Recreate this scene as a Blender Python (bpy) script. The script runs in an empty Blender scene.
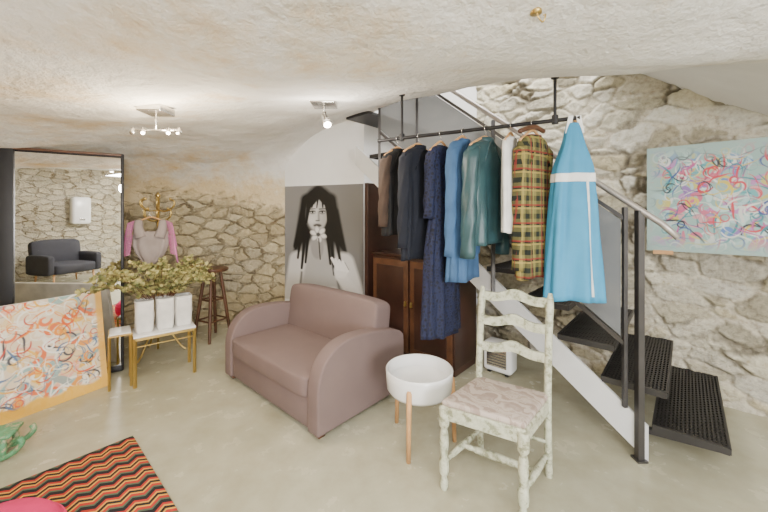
import bpy, bmesh, math, random
import numpy as np
from mathutils import Vector, Matrix
from mathutils import noise as mn
from mathutils.bvhtree import BVHTree
random.seed(7)
F=341.0; H=1.42; YH=214.0
S=bpy.context.scene; COL=S.collection
# ---------------------------------------------------------------- helpers
def link(o,parent=None):
    COL.objects.link(o)
    if parent: o.parent=parent
    return o
def empty(name,loc=(0,0,0),rot=0):
    o=bpy.data.objects.new(name,None); o.location=loc; o.rotation_euler=(0,0,rot); o.empty_display_size=.1
    return link(o)
def mesh(name,v,f,mat=None,parent=None,smooth=False,uv=None):
    m=bpy.data.meshes.new(name); m.from_pydata([tuple(p) for p in v],[],f); m.update()
    if uv is not None:
        l=m.uv_layers.new(name='UVMap')
        for lp in m.loops: l.data[lp.index].uv=uv[lp.vertex_index]
    if smooth: m.polygons.foreach_set('use_smooth',[True]*len(m.polygons))
    o=bpy.data.objects.new(name,m)
    if mat: m.materials.append(mat)
    return link(o,parent)
def box(name,c,d,mat,parent=None,bev=0,rz=0,rx=0,ry=0,seg=3,smooth=True):
    x,y,z=[k/2 for k in d]
    v=[(a*x,b*y,e*z) for a in(-1,1) for b in(-1,1) for e in(-1,1)]
    f=[(0,1,3,2),(4,6,7,5),(0,4,5,1),(2,3,7,6),(0,2,6,4),(1,5,7,3)]
    o=mesh(name,v,f,mat,parent); o.location=c; o.rotation_euler=(rx,ry,rz)
    if bev:
        b=o.modifiers.new('b','BEVEL'); b.width=bev; b.segments=seg; b.limit_method='NONE'
        if smooth: o.data.polygons.foreach_set('use_smooth',[True]*6)
    return o
class MB:
    def __init__(s): s.v=[]; s.f=[]
    def box(s,c,ax,ay,az):
        c=Vector(c);ax=Vector(ax)/2;ay=Vector(ay)/2;az=Vector(az)/2;n=len(s.v)
        for a in(-1,1):
            for b in(-1,1):
                for e in(-1,1): s.v.append(c+a*ax+b*ay+e*az)
        for q in [(0,1,3,2),(4,6,7,5),(0,4,5,1),(2,3,7,6),(0,2,6,4),(1,5,7,3)]: s.f.append([n+i for i in q])
    def bar(s,a,b,w,h,up=(0,0,1)):
        a=Vector(a);b=Vector(b);d=b-a;u=Vector(up)
        if abs(d.normalized().dot(u))>.98:u=Vector((1,0,0))
        sd=d.cross(u).normalized();u2=sd.cross(d).normalized()
        s.box((a+b)/2,d,sd*w,u2*h)
    def tube(s,pts,r,seg=10,cap=True):
        pts=[Vector(p) for p in pts]; n0=len(s.v); N=len(pts)
        if not hasattr(r,'__len__'): r=[r]*N
        prev=None
        for i,p in enumerate(pts):
            t=(pts[min(i+1,N-1)]-pts[max(i-1,0)])
            if t.length<1e-9:t=Vector((0,0,1))
            t.normalize()
            if prev is None:
                a=Vector((1,0,0)) if abs(t.x)<.8 else Vector((0,1,0))
                a=(a-t*a.dot(t)).normalized()
            else:
                a=(prev-t*prev.dot(t))
                a=a.normalized() if a.length>1e-6 else prev
            prev=a;b=t.cross(a)
            for k in range(seg):
                an=2*math.pi*k/seg; s.v.append(p+(a*math.cos(an)+b*math.sin(an))*r[i])
        for i in range(N-1):
            for k in range(seg):
                s.f.append([n0+i*seg+k,n0+i*seg+(k+1)%seg,n0+(i+1)*seg+(k+1)%seg,n0+(i+1)*seg+k])
        if cap:
            s.f.append([n0+k for k in range(seg)][::-1]); s.f.append([n0+(N-1)*seg+k for k in range(seg)])
    def rings(s,R,cap=True):
        n0=len(s.v);n=len(R[0])
        for r in R: s.v+= [Vector(p) for p in r]
        for i in range(len(R)-1):
            for k in range(n): s.f.append([n0+i*n+k,n0+i*n+(k+1)%n,n0+(i+1)*n+(k+1)%n,n0+(i+1)*n+k])
        if cap:
            s.f.append([n0+k for k in range(n)][::-1]); s.f.append([n0+(len(R)-1)*n+k for k in range(n)])
    def out(s,name,mat,parent=None,smooth=False):
        return mesh(name,s.v,s.f,mat,parent,smooth)
def asm(o,ang=40):
    o.data.polygons.foreach_set('use_smooth',[True]*len(o.data.polygons))
    m=o.modifiers.new('es','EDGE_SPLIT'); m.split_angle=math.radians(ang)
    return o
def vcol(o,arr3):
    a=o.data.color_attributes.new('Col','FLOAT_COLOR','POINT')
    arr=np.ones((len(arr3),4),dtype=np.float32); arr[:,:3]=arr3; a.data.foreach_set('color',arr.ravel())
# ---------------------------------------------------------------- materials
class NT:
    def __init__(s,name):
        s.m=bpy.data.materials.new(name); s.m.use_nodes=True; s.t=s.m.node_tree; s.b=s.t.nodes['Principled BSDF']
    def n(s,ty,**k):
        x=s.t.nodes.new(ty)
        for a,b in k.items(): setattr(x,a,b)
        return x
    def l(s,a,b): s.t.links.new(a,b)
    def val(s,inp,v):
        if hasattr(v,'is_output'): s.l(v,inp)
        else: inp.default_value=v
    def math(s,op,a,b=None,c=None):
        x=s.n('ShaderNodeMath',operation=op); s.val(x.inputs[0],a)
        if b is not None: s.val(x.inputs[1],b)
        if c is not None: s.val(x.inputs[2],c)
        return x.outputs[0]
    def noise(s,vec,sc,det=4,rough=.5,dist=0):
        x=s.n('ShaderNodeTexNoise'); x.inputs['Scale'].default_value=sc; x.inputs['Detail'].default_value=det
        x.inputs['Roughness'].default_value=rough; x.inputs['Distortion'].default_value=dist
        if vec is not None: s.l(vec,x.inputs['Vector'])
        return x
    def ramp(s,fac,st,interp='LINEAR'):
        x=s.n('ShaderNodeValToRGB'); x.color_ramp.interpolation=interp; e=x.color_ramp.elements
        while len(e)<len(st): e.new(.5)
        for i,(p,c) in enumerate(st):
            e[i].position=p; e[i].color=tuple(c)+(1,) if len(c)==3 else c
        s.l(fac,x.inputs[0]); return x.outputs[0]
    def mix(s,fac,a,b,bt='MIX'):
        x=s.n('ShaderNodeMix',data_type='RGBA',blend_type=bt); s.val(x.inputs[0],fac)
        for i,c in((6,a),(7,b)):
            if hasattr(c,'is_output'): s.l(c,x.inputs[i])
            else: x.inputs[i].default_value=tuple(c)+(1,)
        return x.outputs[2]
    def bump(s,h,st=.3,dist=.02,nrm=None):
        x=s.n('ShaderNodeBump'); x.inputs['Strength'].default_value=st; x.inputs['Distance'].default_value=dist
        s.l(h,x.inputs['Height']); 
        if nrm is not None: s.l(nrm,x.inputs['Normal'])
        s.l(x.outputs[0],s.b.inputs['Normal']); return x.outputs[0]
    def oc(s): return s.n('ShaderNodeTexCoord').outputs['Object']
    def uv(s): return s.n('ShaderNodeTexCoord').outputs['UV']
    def set(s,c=None,r=None,m=None):
        if c is not None:
            if hasattr(c,'is_output'): s.l(c,s.b.inputs['Base Color'])
            else: s.b.inputs['Base Color'].default_value=tuple(c)+(1,)
        if r is not None: s.val(s.b.inputs['Roughness'],r)
        if m is not None: s.b.inputs['Metallic'].default_value=m
def pbr(name,c,r=.6,m=0,var=.12,sc=6,bs=.15,bsc=60,bd=.003):
    t=NT(name); o=t.oc(); n=t.noise(o,sc,4)
    lo=[max(0,k*(1-var)) for k in c]; hi=[min(1,k*(1+var)) for k in c]
    t.set(t.ramp(n.outputs[0],[(.3,lo),(.7,hi)]),r,m)
    if bs: t.bump(t.noise(o,bsc,3).outputs[0],bs,bd)
    return t.m
def attrmat(name,r=.5,bs=.1):
    t=NT(name); a=t.n('ShaderNodeAttribute',attribute_name='Col'); t.set(a.outputs['Color'],r)
    if bs: t.bump(t.noise(t.oc(),90,3).outputs[0],bs,.002)
    return t.m
def stone_nodes(t,warm):
    uv=t.uv(); mp=t.n('ShaderNodeMapping'); mp.inputs['Scale'].default_value=(4.2,8.2,1); t.l(uv,mp.inputs[0])
    dn=t.noise(mp.outputs[0],.9,5,.65); sb=t.n('ShaderNodeVectorMath',operation='MULTIPLY_ADD')
    t.l(dn.outputs['Color'],sb.inputs[0]); sb.inputs[1].default_value=(1.2,1.0,0); t.l(mp.outputs[0],sb.inputs[2])
    vec=sb.outputs[0]
    def vor(f):
        v=t.n('ShaderNodeTexVoronoi',feature=f,voronoi_dimensions='2D'); v.inputs['Scale'].default_value=1; v.inputs['Randomness'].default_value=.8
        t.l(vec,v.inputs['Vector']); return v
    e=vor('DISTANCE_TO_EDGE'); c=vor('F1')
    sx=t.n('ShaderNodeSeparateXYZ'); t.l(c.outputs['Color'],sx.inputs[0])
    if warm: st=[(0,(.28,.21,.10)),(.3,(.46,.36,.18)),(.6,(.58,.47,.26)),(.85,(.36,.31,.21)),(1,(.68,.58,.36))]
    else: st=[(0,(.24,.21,.15)),(.3,(.44,.39,.28)),(.6,(.54,.49,.37)),(.85,(.36,.34,.28)),(1,(.64,.59,.47))]
    sc=t.ramp(sx.outputs[0],st)
    fn=t.noise(uv,22,6,.65); fn2=t.noise(uv,5,4,.6)
    sc=t.mix(.45,sc,t.ramp(fn.outputs[0],[(.28,(.26,.21,.14)),(.7,(.74,.67,.50))]))
    edge=t.math('ADD',e.outputs['Distance'],t.math('MULTIPLY',t.math('SUBTRACT',fn.outputs[0],.5),.25))
    mm=t.ramp(edge,[(.01,(0,0,0)),(.13,(1,1,1))])
    mort=t.ramp(fn2.outputs[0],[(.42,(.22,.17,.10)),(.56,(.62,.53,.36) if warm else (.62,.57,.46))])
    col=t.mix(mm,mort,sc)
    big=t.noise(uv,1.3,3)
    wash=t.ramp(big.outputs[0],[(.50,(0,0,0)),(.70,(.65,.65,.65))])
    col=t.mix(wash,col,(.66,.55,.34) if warm else (.68,.63,.52))
    h=t.math('ADD',t.math('MULTIPLY',mm,.8),t.math('MULTIPLY',fn.outputs[0],.7))
    return col,h
def stone_mat(name,warm=False):
    t=NT(name); c,h=stone_nodes(t,warm); t.set(c,.9); t.bump(h,.9,.04); return t.m
def plaster_nodes(t,vec):
    n1=t.noise(vec,2.2,6,.6); n2=t.noise(vec,11,6,.65); n3=t.noise(vec,.8,3,.5)
    c=t.ramp(n1.outputs[0],[(.3,(.74,.71,.66)),(.5,(.82,.80,.77)),(.75,(.86,.85,.83))])
    c=t.mix(t.ramp(n3.outputs[0],[(.55,(0,0,0)),(.8,(.3,.3,.3))]),c,(.74,.66,.54))
    h=t.math('ADD',n1.outputs[0],t.math('MULTIPLY',n2.outputs[0],.6))
    return c,h
M={}
t=NT('plaster_vault'); o=t.oc(); pc,ph=plaster_nodes(t,o); sc_,sh=stone_nodes(t,True)
geo=t.n('ShaderNodeNewGeometry'); sp=t.n('ShaderNodeSeparateXYZ'); t.l(geo.outputs['Position'],sp.inputs[0])
nz=t.noise(o,1.7,6,.7)
hgt=t.math('ADD',sp.outputs['Z'],t.math('MULTIPLY',t.math('SUBTRACT',nz.outputs[0],.5),1.3))
stm=t.ramp(t.math('MULTIPLY',hgt,.4),[(.60,(1,1,1)),(.67,(0,0,0))])
och=t.ramp(t.math('MULTIPLY',hgt,.4),[(.70,(1,1,1)),(.83,(0,0,0))])
c=t.mix(och,pc,t.ramp(nz.outputs[0],[(.3,(.68,.49,.24)),(.7,(.80,.70,.50))]))
c=t.mix(stm,c,sc_); t.set(c,.9)
hm=t.n('ShaderNodeMix',data_type='FLOAT'); t.l(stm,hm.inputs[0]); t.l(ph,hm.inputs[2]); t.l(sh,hm.inputs[3]); t.bump(hm.outputs[0],.9,.05)
M['vault']=t.m
t=NT('plaster_smooth'); o=t.oc(); n=t.noise(o,3,4); t.set(t.ramp(n.outputs[0],[(.3,(.74,.73,.71)),(.7,(.83,.82,.80))]),.85); t.bump(n.outputs[0],.15,.02); M['plaster']=t.m
M['white']=pbr('white_paint',(.86,.86,.86),.55,var=.02,bs=.05)
M['stone']=stone_mat('rubble_stone')
t=NT('carved_stone_wall'); a=t.n('ShaderNodeAttribute',attribute_name='Col'); uvn=t.uv(); fn=t.noise(uvn,26,7,.7); f2=t.noise(uvn,80,3,.6)
c=t.mix(.6,a.outputs['Color'],t.ramp(fn.outputs[0],[(.32,(.18,.16,.12)),(.5,(.48,.48,.47)),(.72,(.74,.72,.66))]),'OVERLAY'); t.set(c,.92); t.bump(t.math('ADD',fn.outputs[0],t.math('MULTIPLY',f2.outputs[0],.4)),.8,.025); M['stone3']=t.m
t=NT('polished_concrete'); o=t.oc(); n1=t.noise(o,.9,6,.6,.6); n2=t.noise(o,6,6,.6)
c=t.ramp(n1.outputs[0],[(.3,(.31,.29,.19)),(.5,(.42,.40,.285)),(.7,(.55,.53,.405))])
c=t.mix(.35,c,t.ramp(n2.outputs[0],[(.3,(.31,.29,.20)),(.7,(.56,.54,.42))]))
t.set(c,t.math('MULTIPLY_ADD',n2.outputs[0],.25,.12)); t.bump(n2.outputs[0],.06,.01); M['floor']=t.m
M['black']=pbr('black_steel',(.025,.024,.026),.45,.4,bs=.1)
M['tread']=pbr('perforated_steel',(.055,.052,.052),.4,.6,bs=.1)
M['steel']=pbr('grey_steel',(.10,.095,.095),.4,.8,bs=.05)
M['lsteel']=pbr('painted_stringer',(.66,.66,.66),.45,.1,var=.05,bs=.05)
M['handrail']=pbr('handrail_steel',(.45,.41,.38),.4,.6,bs=.05)
M['chrome']=pbr('brushed_chrome',(.65,.63,.6),.25,.95,bs=.03)
M['brass']=pbr('brass',(.62,.45,.16),.28,.95,bs=.03)
M['sofa']=pbr('mauve_fabric',(.178,.125,.117),.85,var=.06,sc=3,bs=.25,bsc=260,bd=.002)
M['dwood']=pbr('dark_mahogany',(.045,.020,.014),.35,var=.4,sc=3,bs=.05)
M['bwood']=pbr('brown_wood',(.10,.042,.020),.45,var=.3,sc=9,bs=.08)
M['lwood']=pbr('light_wood',(.60,.33,.14),.5,var=.15,sc=12,bs=.05)
M['gloss_white']=pbr('glazed_white',(.80,.80,.80),.2,var=.02,bs=0)
M['grey_fab']=pbr('charcoal_fabric',(.03,.03,.038),.85,bs=.2,bsc=200)
M['pink']=pbr('magenta_velvet',(.70,.015,.14),.8,var=.15,bs=.25,bsc=150)
t=NT('distressed_paint'); o=t.oc(); n=t.noise(o,28,6,.7); n2=t.noise(o,5,3)
c=t.ramp(n.outputs[0],[(.40,(.20,.18,.10)),(.48,(.48,.46,.34)),(.6,(.62,.61,.48))]); c=t.mix(t.math('MULTIPLY',n2.outputs[0],.5),c,(.38,.46,.33)); t.set(c,.6); t.bump(n.outputs[0],.25,.004); M['distress']=t.m
t=NT('distressed_green'); o=t.oc(); n=t.noise(o,20,6,.7); t.set(t.ramp(n.outputs[0],[(.38,(.45,.4,.25)),(.5,(.09,.27,.13)),(.7,(.16,.40,.22))]),.6); M['green']=t.m
t=NT('damask'); o=t.oc(); mp=t.n('ShaderNodeMapping'); mp.inputs['Scale'].default_value=(1,1,0); t.l(o,mp.inputs[0]); nn=t.noise(mp.outputs[0],9,3,.5); va=t.n('ShaderNodeVectorMath',operation='MULTIPLY_ADD'); t.l(nn.outputs['Color'],va.inputs[0]); va.inputs[1].default_value=(.16,.16,0); t.l(mp.outputs[0],va.inputs[2]); g=t.n('ShaderNodeTexMagic',turbulence_depth=3); g.inputs['Scale'].default_value=6; g.inputs['Distortion'].default_value=1.8; t.l(va.outputs[0],g.inputs[0])
t.set(t.ramp(g.outputs['Fac'],[(.38,(.33,.25,.21)),(.47,(.47,.39,.335)),(.55,(.50,.42,.365)),(.62,(.38,.30,.25)),(.70,(.50,.42,.365))]),.8); t.bump(t.noise(o,200,2).outputs[0],.15,.002); M['damask']=t.m
t=NT('mirror_glass'); t.set((.9,.9,.9),.01,1); M['mirror']=t.m
t=NT('smoked_panel'); t.set((.20,.21,.22),.25); t.b.inputs['Alpha'].default_value=.72; M['smoke']=t.m
t=NT('zigzag_rug'); o=t.oc(); sp=t.n('ShaderNodeSeparateXYZ'); t.l(o,sp.inputs[0])
tri=t.math('PINGPONG',sp.outputs['Y'],.045)
v=t.math('ADD',sp.outputs['X'],t.math('MULTIPLY',tri,.75)); v=t.math('FRACT',t.math('MULTIPLY',v,8.5))
K=(.012,.010,.012);R_=(.50,.03,.02);Y_=(.70,.36,.05);G_=(.08,.13,.08)
t.set(t.ramp(v,[(0,K),(.22,R_),(.36,Y_),(.46,K),(.62,Y_),(.72,R_),(.88,G_)],'CONSTANT'),.95); t.bump(t.noise(o,250,2).outputs[0],.4,.004); M['rug']=t.m
t=NT('plaid_flannel'); o=t.oc(); sp=t.n('ShaderNodeSeparateXYZ'); t.l(o,sp.inputs[0])
def band(c,f,th): return t.math('GREATER_THAN',t.math('SINE',t.math('MULTIPLY',c,f)),th)
bx=band(sp.outputs['X'],150,-.2); bz=band(sp.outputs['Z'],120,-.2); lx=band(sp.outputs['X'],75,.93); lx2=band(t.math('ADD',sp.outputs['X'],.02),75,.95)
c=t.mix(t.math('MULTIPLY',t.math('ADD',bx,bz),.5),(.17,.15,.045),(.010,.014,.009))
ly=band(t.math('ADD',sp.outputs['Z'],.02),60,.93); ly2=band(sp.outputs['Z'],60,.95); c=t.mix(t.math('MULTIPLY',ly,.75),c,(.34,.27,.07)); c=t.mix(t.math('MULTIPLY',lx,.65),c,(.34,.27,.07)); c=t.mix(t.math('MULTIPLY',t.math('MAXIMUM',lx2,ly2),.7),c,(.25,.025,.02)); t.set(c,.9); M['plaid']=t.m
t=NT('navy_lace'); o=t.oc(); g=t.n('ShaderNodeTexVoronoi',feature='DISTANCE_TO_EDGE'); g.inputs['Scale'].default_value=42; t.l(o,g.inputs[0])
t.set(t.ramp(g.outputs[0],[(.06,(.008,.013,.05)),(.3,(.0015,.002,.008))]),.8); t.bump(g.outputs[0],.6,.01); M['lace']=t.m
def cloth(n,c,r=.85,var=.15): return pbr(n,c,r,var=var,sc=9,bs=.25,bsc=120,bd=.004)
M['cblack']=cloth('black_wool',(.006,.0055,.006)); M['ctan']=cloth('brown_panel',(.045,.026,.017)); M['cnavy']=cloth('navy_wool',(.004,.006,.014))
M['denim']=cloth('denim_blue',(.045,.11,.23)); M['teal']=cloth('teal_leather',(.026,.068,.078),.42,.2); M['cwhite']=cloth('white_cotton',(.75,.74,.71))
M['sky']=cloth('sky_blue_crepe',(.04,.26,.46),.7,.06); M['ribbon']=cloth('white_ribbon',(.8,.8,.78))
M['rose']=cloth('dusty_rose_knit',(.33,.27,.25)); M['fringe']=cloth('pink_fringe',(.62,.20,.40)); M['paper']=cloth('white_bag',(.74,.72,.68))
t=NT('eucalyptus'); n=t.noise(t.oc(),18,2); t.set(t.ramp(n.outputs[0],[(.3,(.12,.15,.05)),(.5,(.34,.31,.11)),(.7,(.52,.43,.17))]),.7); M['leaf']=t.m
def emis(name,c,s):
    t=NT(name); t.b.inputs['Emission Color'].default_value=tuple(c)+(1,); t.b.inputs['Emission Strength'].default_value=s; t.set(c,.5); return t.m
M['bulb']=emis('lamp_bulb',(1,.9,.75),25)
M['pane_glow']=emis('added_pane_glow',(.9,.95,1),3)  # emissive pane of the added rear window, stands in for daylight
# ---------------------------------------------------------------- frames
D1=Vector((-.748,.664,0)); NN=Vector((.664,.748,0)); F0=Vector((1.774,1.748,0)); WP=Vector((2.61,2.43,0))
def st(q,r,z=0): return F0+D1*q+NN*r+Vector((0,0,z))
def at_front(px,py,r=0.0):
    k=(px-384)/F; P=F0+NN*r
    q=(P.x-k*P.y)/(k*D1.y-D1.x); p=P+D1*q; p.z=H-(py-YH)*p.y/F; return p
def at_wall(px,py=None,z=0):
    k=(px-384)/F; q=(WP.x-k*WP.y)/(k*D1.y-D1.x); p=WP+D1*q; p.z=z if py is None else H-(py-YH)*p.y/F; return p
# ---------------------------------------------------------------- room
mesh('floor',[(-4.3,-3.6,0),(4,-3.6,0),(4,5,0),(-4.3,5,0)],[(0,1,2,3)],M['floor'])
def interp(P,n):
    P=[Vector(p) for p in P]; out=[]
    for i in range(len(P)-1):
        a=P[max(i-1,0)];b=P[i];c=P[i+1];d=P[min(i+2,len(P)-1)]
        for k in range(n):
            s=k/n; out.append(.5*((2*b)+(-a+c)*s+(2*a-5*b+4*c-d)*s*s+(-a+3*b-3*c+d)*s**3))
    out.append(P[-1]); return out
Wl=[(-4.0,-3.5,1.2),(-4.0,-1.5,1.2),(-4.0,.3,1.3),(-3.95,1.4,1.5),(-3.8,2.3,1.7),(-3.55,3.05,1.65),(-3.15,3.7,1.55),(-2.7,4.15,1.45),(-2.2,4.38,1.45),(-1.75,4.42,1.5),(-1.25,4.32,1.7)]
El=[Vector((.2,-3.5,2.5)),Vector((.5,-1.5,2.5)),Vector((1.4,.2,2.40)),Vector((2.15,1.38,2.15)),at_front(768,62,0),at_front(700,64,.10),at_front(620,67,.15),at_front(550,74,.13),at_front(470,80,-.06),at_front(400,101,-.06),Vector((-.32,3.93,2.50))]
Wd=interp(Wl,8); Ed=interp(El,8)
rows=[];uvs=[];acc=0
for i,(w,e) in enumerate(zip(Wd,Ed)):
    if i: acc+=(Vector((w.x,w.y))-Vector((Wd[i-1].x,Wd[i-1].y))).length
    r=[];u=[]
    zs=w.z
    for k in range(5): r.append(Vector((w.x,w.y,zs*k/5))); u.append((acc,zs*k/5))
    L=zs;pp=Vector((w.x,w.y,zs)); NK=60
    for k in range(NK+1):
        th=math.pi/2*k/NK; a=1-math.cos(th); b=math.sin(th)**.85
        p=Vector((w.x+(e.x-w.x)*a,w.y+(e.y-w.y)*a,zs+(e.z-zs)*b))
        if 0<k<NK:
            p.z+=.018*math.sin(p.x*3.1+p.y*1.7)*math.sin(p.y*2.9-p.x)+.022*mn.noise(Vector((p.x*2.5,p.y*2.5,p.z)))+.010*mn.noise(Vector((p.x*7,p.y*7,p.z)))
        L+=(p-pp).length;pp=p; r.append(p);u.append((acc,L))
    rows.append(r);uvs.append(u)
n=len(rows[0]); V=[p for r in rows for p in r]; UV=[p for r in uvs for p in r]
Fc=[(i*n+k,i*n+k+1,(i+1)*n+k+1,(i+1)*n+k) for i in range(len(rows)-1) for k in range(n-1)]
ceil=mesh('wall_left_vault',V,Fc,M['vault'],smooth=True,uv=UV)
bvh=BVHTree.FromPolygons(V,Fc)
def ceil_z(x,y):
    h=bvh.ray_cast(Vector((x,y,.5)),Vector((0,0,1))); return h[0].z if h[0] else 2.38
Er=Ed[:25]; V=[];uv=[]
for i,e in enumerate(Er):
    wy=-3.5+(1.83+3.5)*i/24; 
    for k in range(17):
        th=math.pi/2*(1-k/16)
        V.append(Vector((e.x+(3.28-e.x)*(1-math.sin(th)),e.y+(wy-e.y)*(1-math.sin(th)),1.5+(e.z-1.5)*math.cos(math.pi/2*k/16)**.6 if k<16 else 1.5))); uv.append((wy,k*.2+5))
Fc=[(i*17+k,(i+1)*17+k,(i+1)*17+k+1,i*17+k+1) for i in range(24) for k in range(16)]
mesh('ceiling',V,Fc,M['plaster'],smooth=True,uv=uv)
def quadwall(name,a,b,z0,z1,mat):
    a=Vector((a[0],a[1]));b=Vector((b[0],b[1]));L=(b-a).length
    v=[(a.x,a.y,z0),(b.x,b.y,z0),(b.x,b.y,z1),(a.x,a.y,z1)]
    return mesh(name,v,[(0,1,2,3)],mat,uv=[(0,z0),(L,z0),(L,z1),(0,z1)])
quadwall('wall_side_right',(3.28,1.83),(3.28,-3.5),0,1.52,M['stone'])
quadwall('wall_rear',(3.4,-3.48),(-4.1,-3.48),0,2.6,M['stone'])
p480=WP+D1*2.1; pend=st(2.94,1.13)
# rubble stone wall: real relief, stone by stone
a=WP-D1*.93; L=(p480-a).length; nx,nz=400,360
V=[];uv=[];cols=[]
pal=[Vector(c) for c in((.34,.30,.21),(.46,.42,.31),(.54,.50,.39),(.42,.39,.32),(.58,.54,.44),(.50,.44,.30),(.30,.27,.20),(.60,.57,.49))]
for i in range(nx+1):
    for k in range(nz+1):
        s=L*i/nx; z=3.7*k/nz; p=a+D1*s
        w1=mn.noise(Vector((s*2.1,z*2.1,1)));w2=mn.noise(Vector((s*2.1,z*2.1,9)));w3=mn.noise(Vector((s*9,z*9,4)))
        P=Vector((s*3.9+w1*.45+w3*.10,z*7.6+w2*.55+w3*.14,0))
        d,pt=mn.voronoi(P); ed=d[1]-d[0]
        hsh=math.sin(pt[0].x*127.1+pt[0].y*311.7)*43758.5453; hsh-=math.floor(hsh); h2=(hsh*97.3)%1
        c=pal[int(hsh*7.99)].copy()
        c*= .85+.3*h2
        e_=max(0,min(1,(ed+.08*mn.noise(Vector((s*30,z*30,0)))-.02)/.15)); e_=e_*e_*(3-2*e_)
        mr_=max(0,min(1,(mn.noise(Vector((s*3.5,z*3.5,20)))+.25)*3))
        mort=Vector((.15,.125,.085)).lerp(Vector((.56,.51,.41)),mr_)
        wash=max(0,min(.38,(mn.noise(Vector((s*1.1,z*1.4,33)))-.05)*2))
        c=mort.lerp(c,e_).lerp(Vector((.58,.54,.44)),wash)
        dep=(.03+.028*h2)*e_*(1-.5*mr_)*(1-.5*wash)+.02*mn.noise(Vector((s*1.2,z*1.2,2)))+.012*mn.noise(Vector((s*14,z*16,5)))
        p=p-NN*(dep-.02); V.append((p.x,p.y,z)); uv.append((s,z)); cols.append(tuple(c))
o=mesh('wall_right',V,[(i*(nz+1)+k,i*(nz+1)+k+1,(i+1)*(nz+1)+k+1,(i+1)*(nz+1)+k) for i in range(nx) for k in range(nz)],M['stone3'],smooth=True,uv=uv)
vcol(o,np.array(cols))
quadwall('wall_stairwell',p480,pend,0,3.7,M['plaster'])
pp=Vector((-.229,3.89,0)); quadwall('wall_stair_end',pend,pp,0,3.7,M['white'])
p0=Vector((-1.25,4.30,0)); quadwall('wall_back',p0,pp,0,2.6,M['white'])
quadwall('wall_back_return',(-1.25,4.5),(-1.25,4.30),0,2.6,M['plaster'])
# soffit
lo=[at_wall(598,70),at_wall(620,68),at_wall(645,74),at_wall(672,84),at_wall(700,96),at_wall(735,108),at_wall(768,118)]+[WP-D1*.5+Vector((0,0,1.8)),WP-D1*.93+Vector((0,0,1.5))]
up=[at_front(598,69,.15),at_front(620,67,.15),at_front(645,65,.135),at_front(672,64,.12),at_front(700,64,.10),at_front(735,63,.05),at_front(768,62,0)]+[Vector((2.15,1.38,2.15)),Vector((2.15,1.38,2.15))]
V=[];
for a_,b_ in zip(up,lo):
    b_=b_+NN*.06
    for k in range(9):
        s=k/8; p=a_.lerp(b_,s); p.z+= .05*math.sin(math.pi*s); V.append(p)
mesh('ceiling_soffit',V,[(i*9+k,(i+1)*9+k,(i+1)*9+k+1,i*9+k+1) for i in range(len(up)-1) for k in range(8)],M['plaster'],smooth=True)
e=[p for p in Ed[32:]]
V=[];
for p in e: V+= [p,Vector((p.x,p.y,3.7))]
mesh('wall_stairwell_front',V,[(2*i,2*i+1,2*i+3,2*i+2) for i in range(len(e)-1)],M['plaster'])
r0=st(-.9,-.3);r1=st(3.1,-.3);r2=st(3.1,1.4);r3=st(-.9,1.4)
mesh('ceiling_stairwell',[(p.x,p.y,3.7) for p in(r0,r1,r2,r3)],[(0,1,2,3)],M['plaster'])
# ---------------------------------------------------------------- unseen window added at rear to light the room
w=empty('added_window_1',(1.9,-3.42,1.35))
box('pane',(0,0,0),(1.7,.02,1.1),M['pane_glow'],w)
for n_,c_,d_ in [('frame_top',(0,.02,.58),(1.86,.07,.08)),('frame_bottom',(0,.02,-.58),(1.86,.1,.08)),('frame_l',(-.89,.02,0),(.08,.07,1.2)),('frame_r',(.89,.02,0),(.08,.07,1.2)),('mullion',(0,.02,0),(.05,.05,1.1))]:
    box(n_,c_,d_,M['white'],w,.006)
# ---------------------------------------------------------------- stairs
S_=empty('metal_staircase')
mb=MB()
for k in range(10):
    q0=.25*k;q1=q0+.31;z=.2*(k+1)
    W_=1.1
    for r in(.0,W_): mb.bar(st(q0,r,z),st(q1,r,z),.018,.035)
    for q in(q0,q1): mb.bar(st(q,0,z),st(q,W_,z),.012,.035)
    mb.bar(st(q0+.155,0,z-.01),st(q0+.155,W_,z-.01),.01,.02)
    sp_=.036; ww=q1-q0
    j=-ww
    while j<W_:
        for sg in(0,1):
            ra,rb=j,j+ww; qa,qb=0,ww
            if ra<0: qa=-ra; ra=0
            if rb>W_: qb=ww-(rb-W_); rb=W_
            if qb-qa>.01:
                A=(q0+qa,ra);B=(q0+qb,rb)
                if sg: A=(q1-qa,ra);B=(q1-qb,rb)
                mb.bar(st(A[0],A[1],z+.012),st(B[0],B[1],z+.012),.014,.006)
        j+=sp_
for r in(.03,1.07):
    mb.bar(st(.04,r,.185),st(.42,r,.15),.03,.03)
mb.bar(st(.06,1.07,0),st(.06,1.07,.19),.025,.025)
mb.out('treads',M['tread'],S_)
mb=MB(); 
mb.box(st(2.76,.56,2.46),D1*.34,NN*1.1,(0,0,.03))
mb.out('landing',M['black'],S_)
mb=MB()
za=lambda q:.8*(q-.33)
for r in(-.012,1.11):
    pts=[(.33,0),(2.75,za(2.75)),(2.75,za(2.75)+.2),(.33,.2)]
    n0=len(mb.v)
    for rr in(r-.012,r+.012):
        for q,z in pts: mb.v.append(st(q,rr,z))
    mb.f+=[[n0,n0+1,n0+2,n0+3],[n0+7,n0+6,n0+5,n0+4]]+[[n0+i,n0+(i+1)%4,n0+4+(i+1)%4,n0+4+i] for i in range(4)]
mb.out('stringers',M['lsteel'],S_)
mb=MB(); rr=-.035
mb.bar(st(.37,rr,0),st(.37,rr,1.44),.035,.035); mb.bar(st(.37,rr,0.0),st(.37,rr,.012),.06,.06)
mb.bar(st(.44,rr,.28),st(.44,rr,1.46),.022,.022)
for q in(1.25,1.95,2.4):
    mb.bar(st(q,rr+.0,.8*(q-.33)+.05),st(q,rr,.8*q+1.12),.025,.025)
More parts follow.
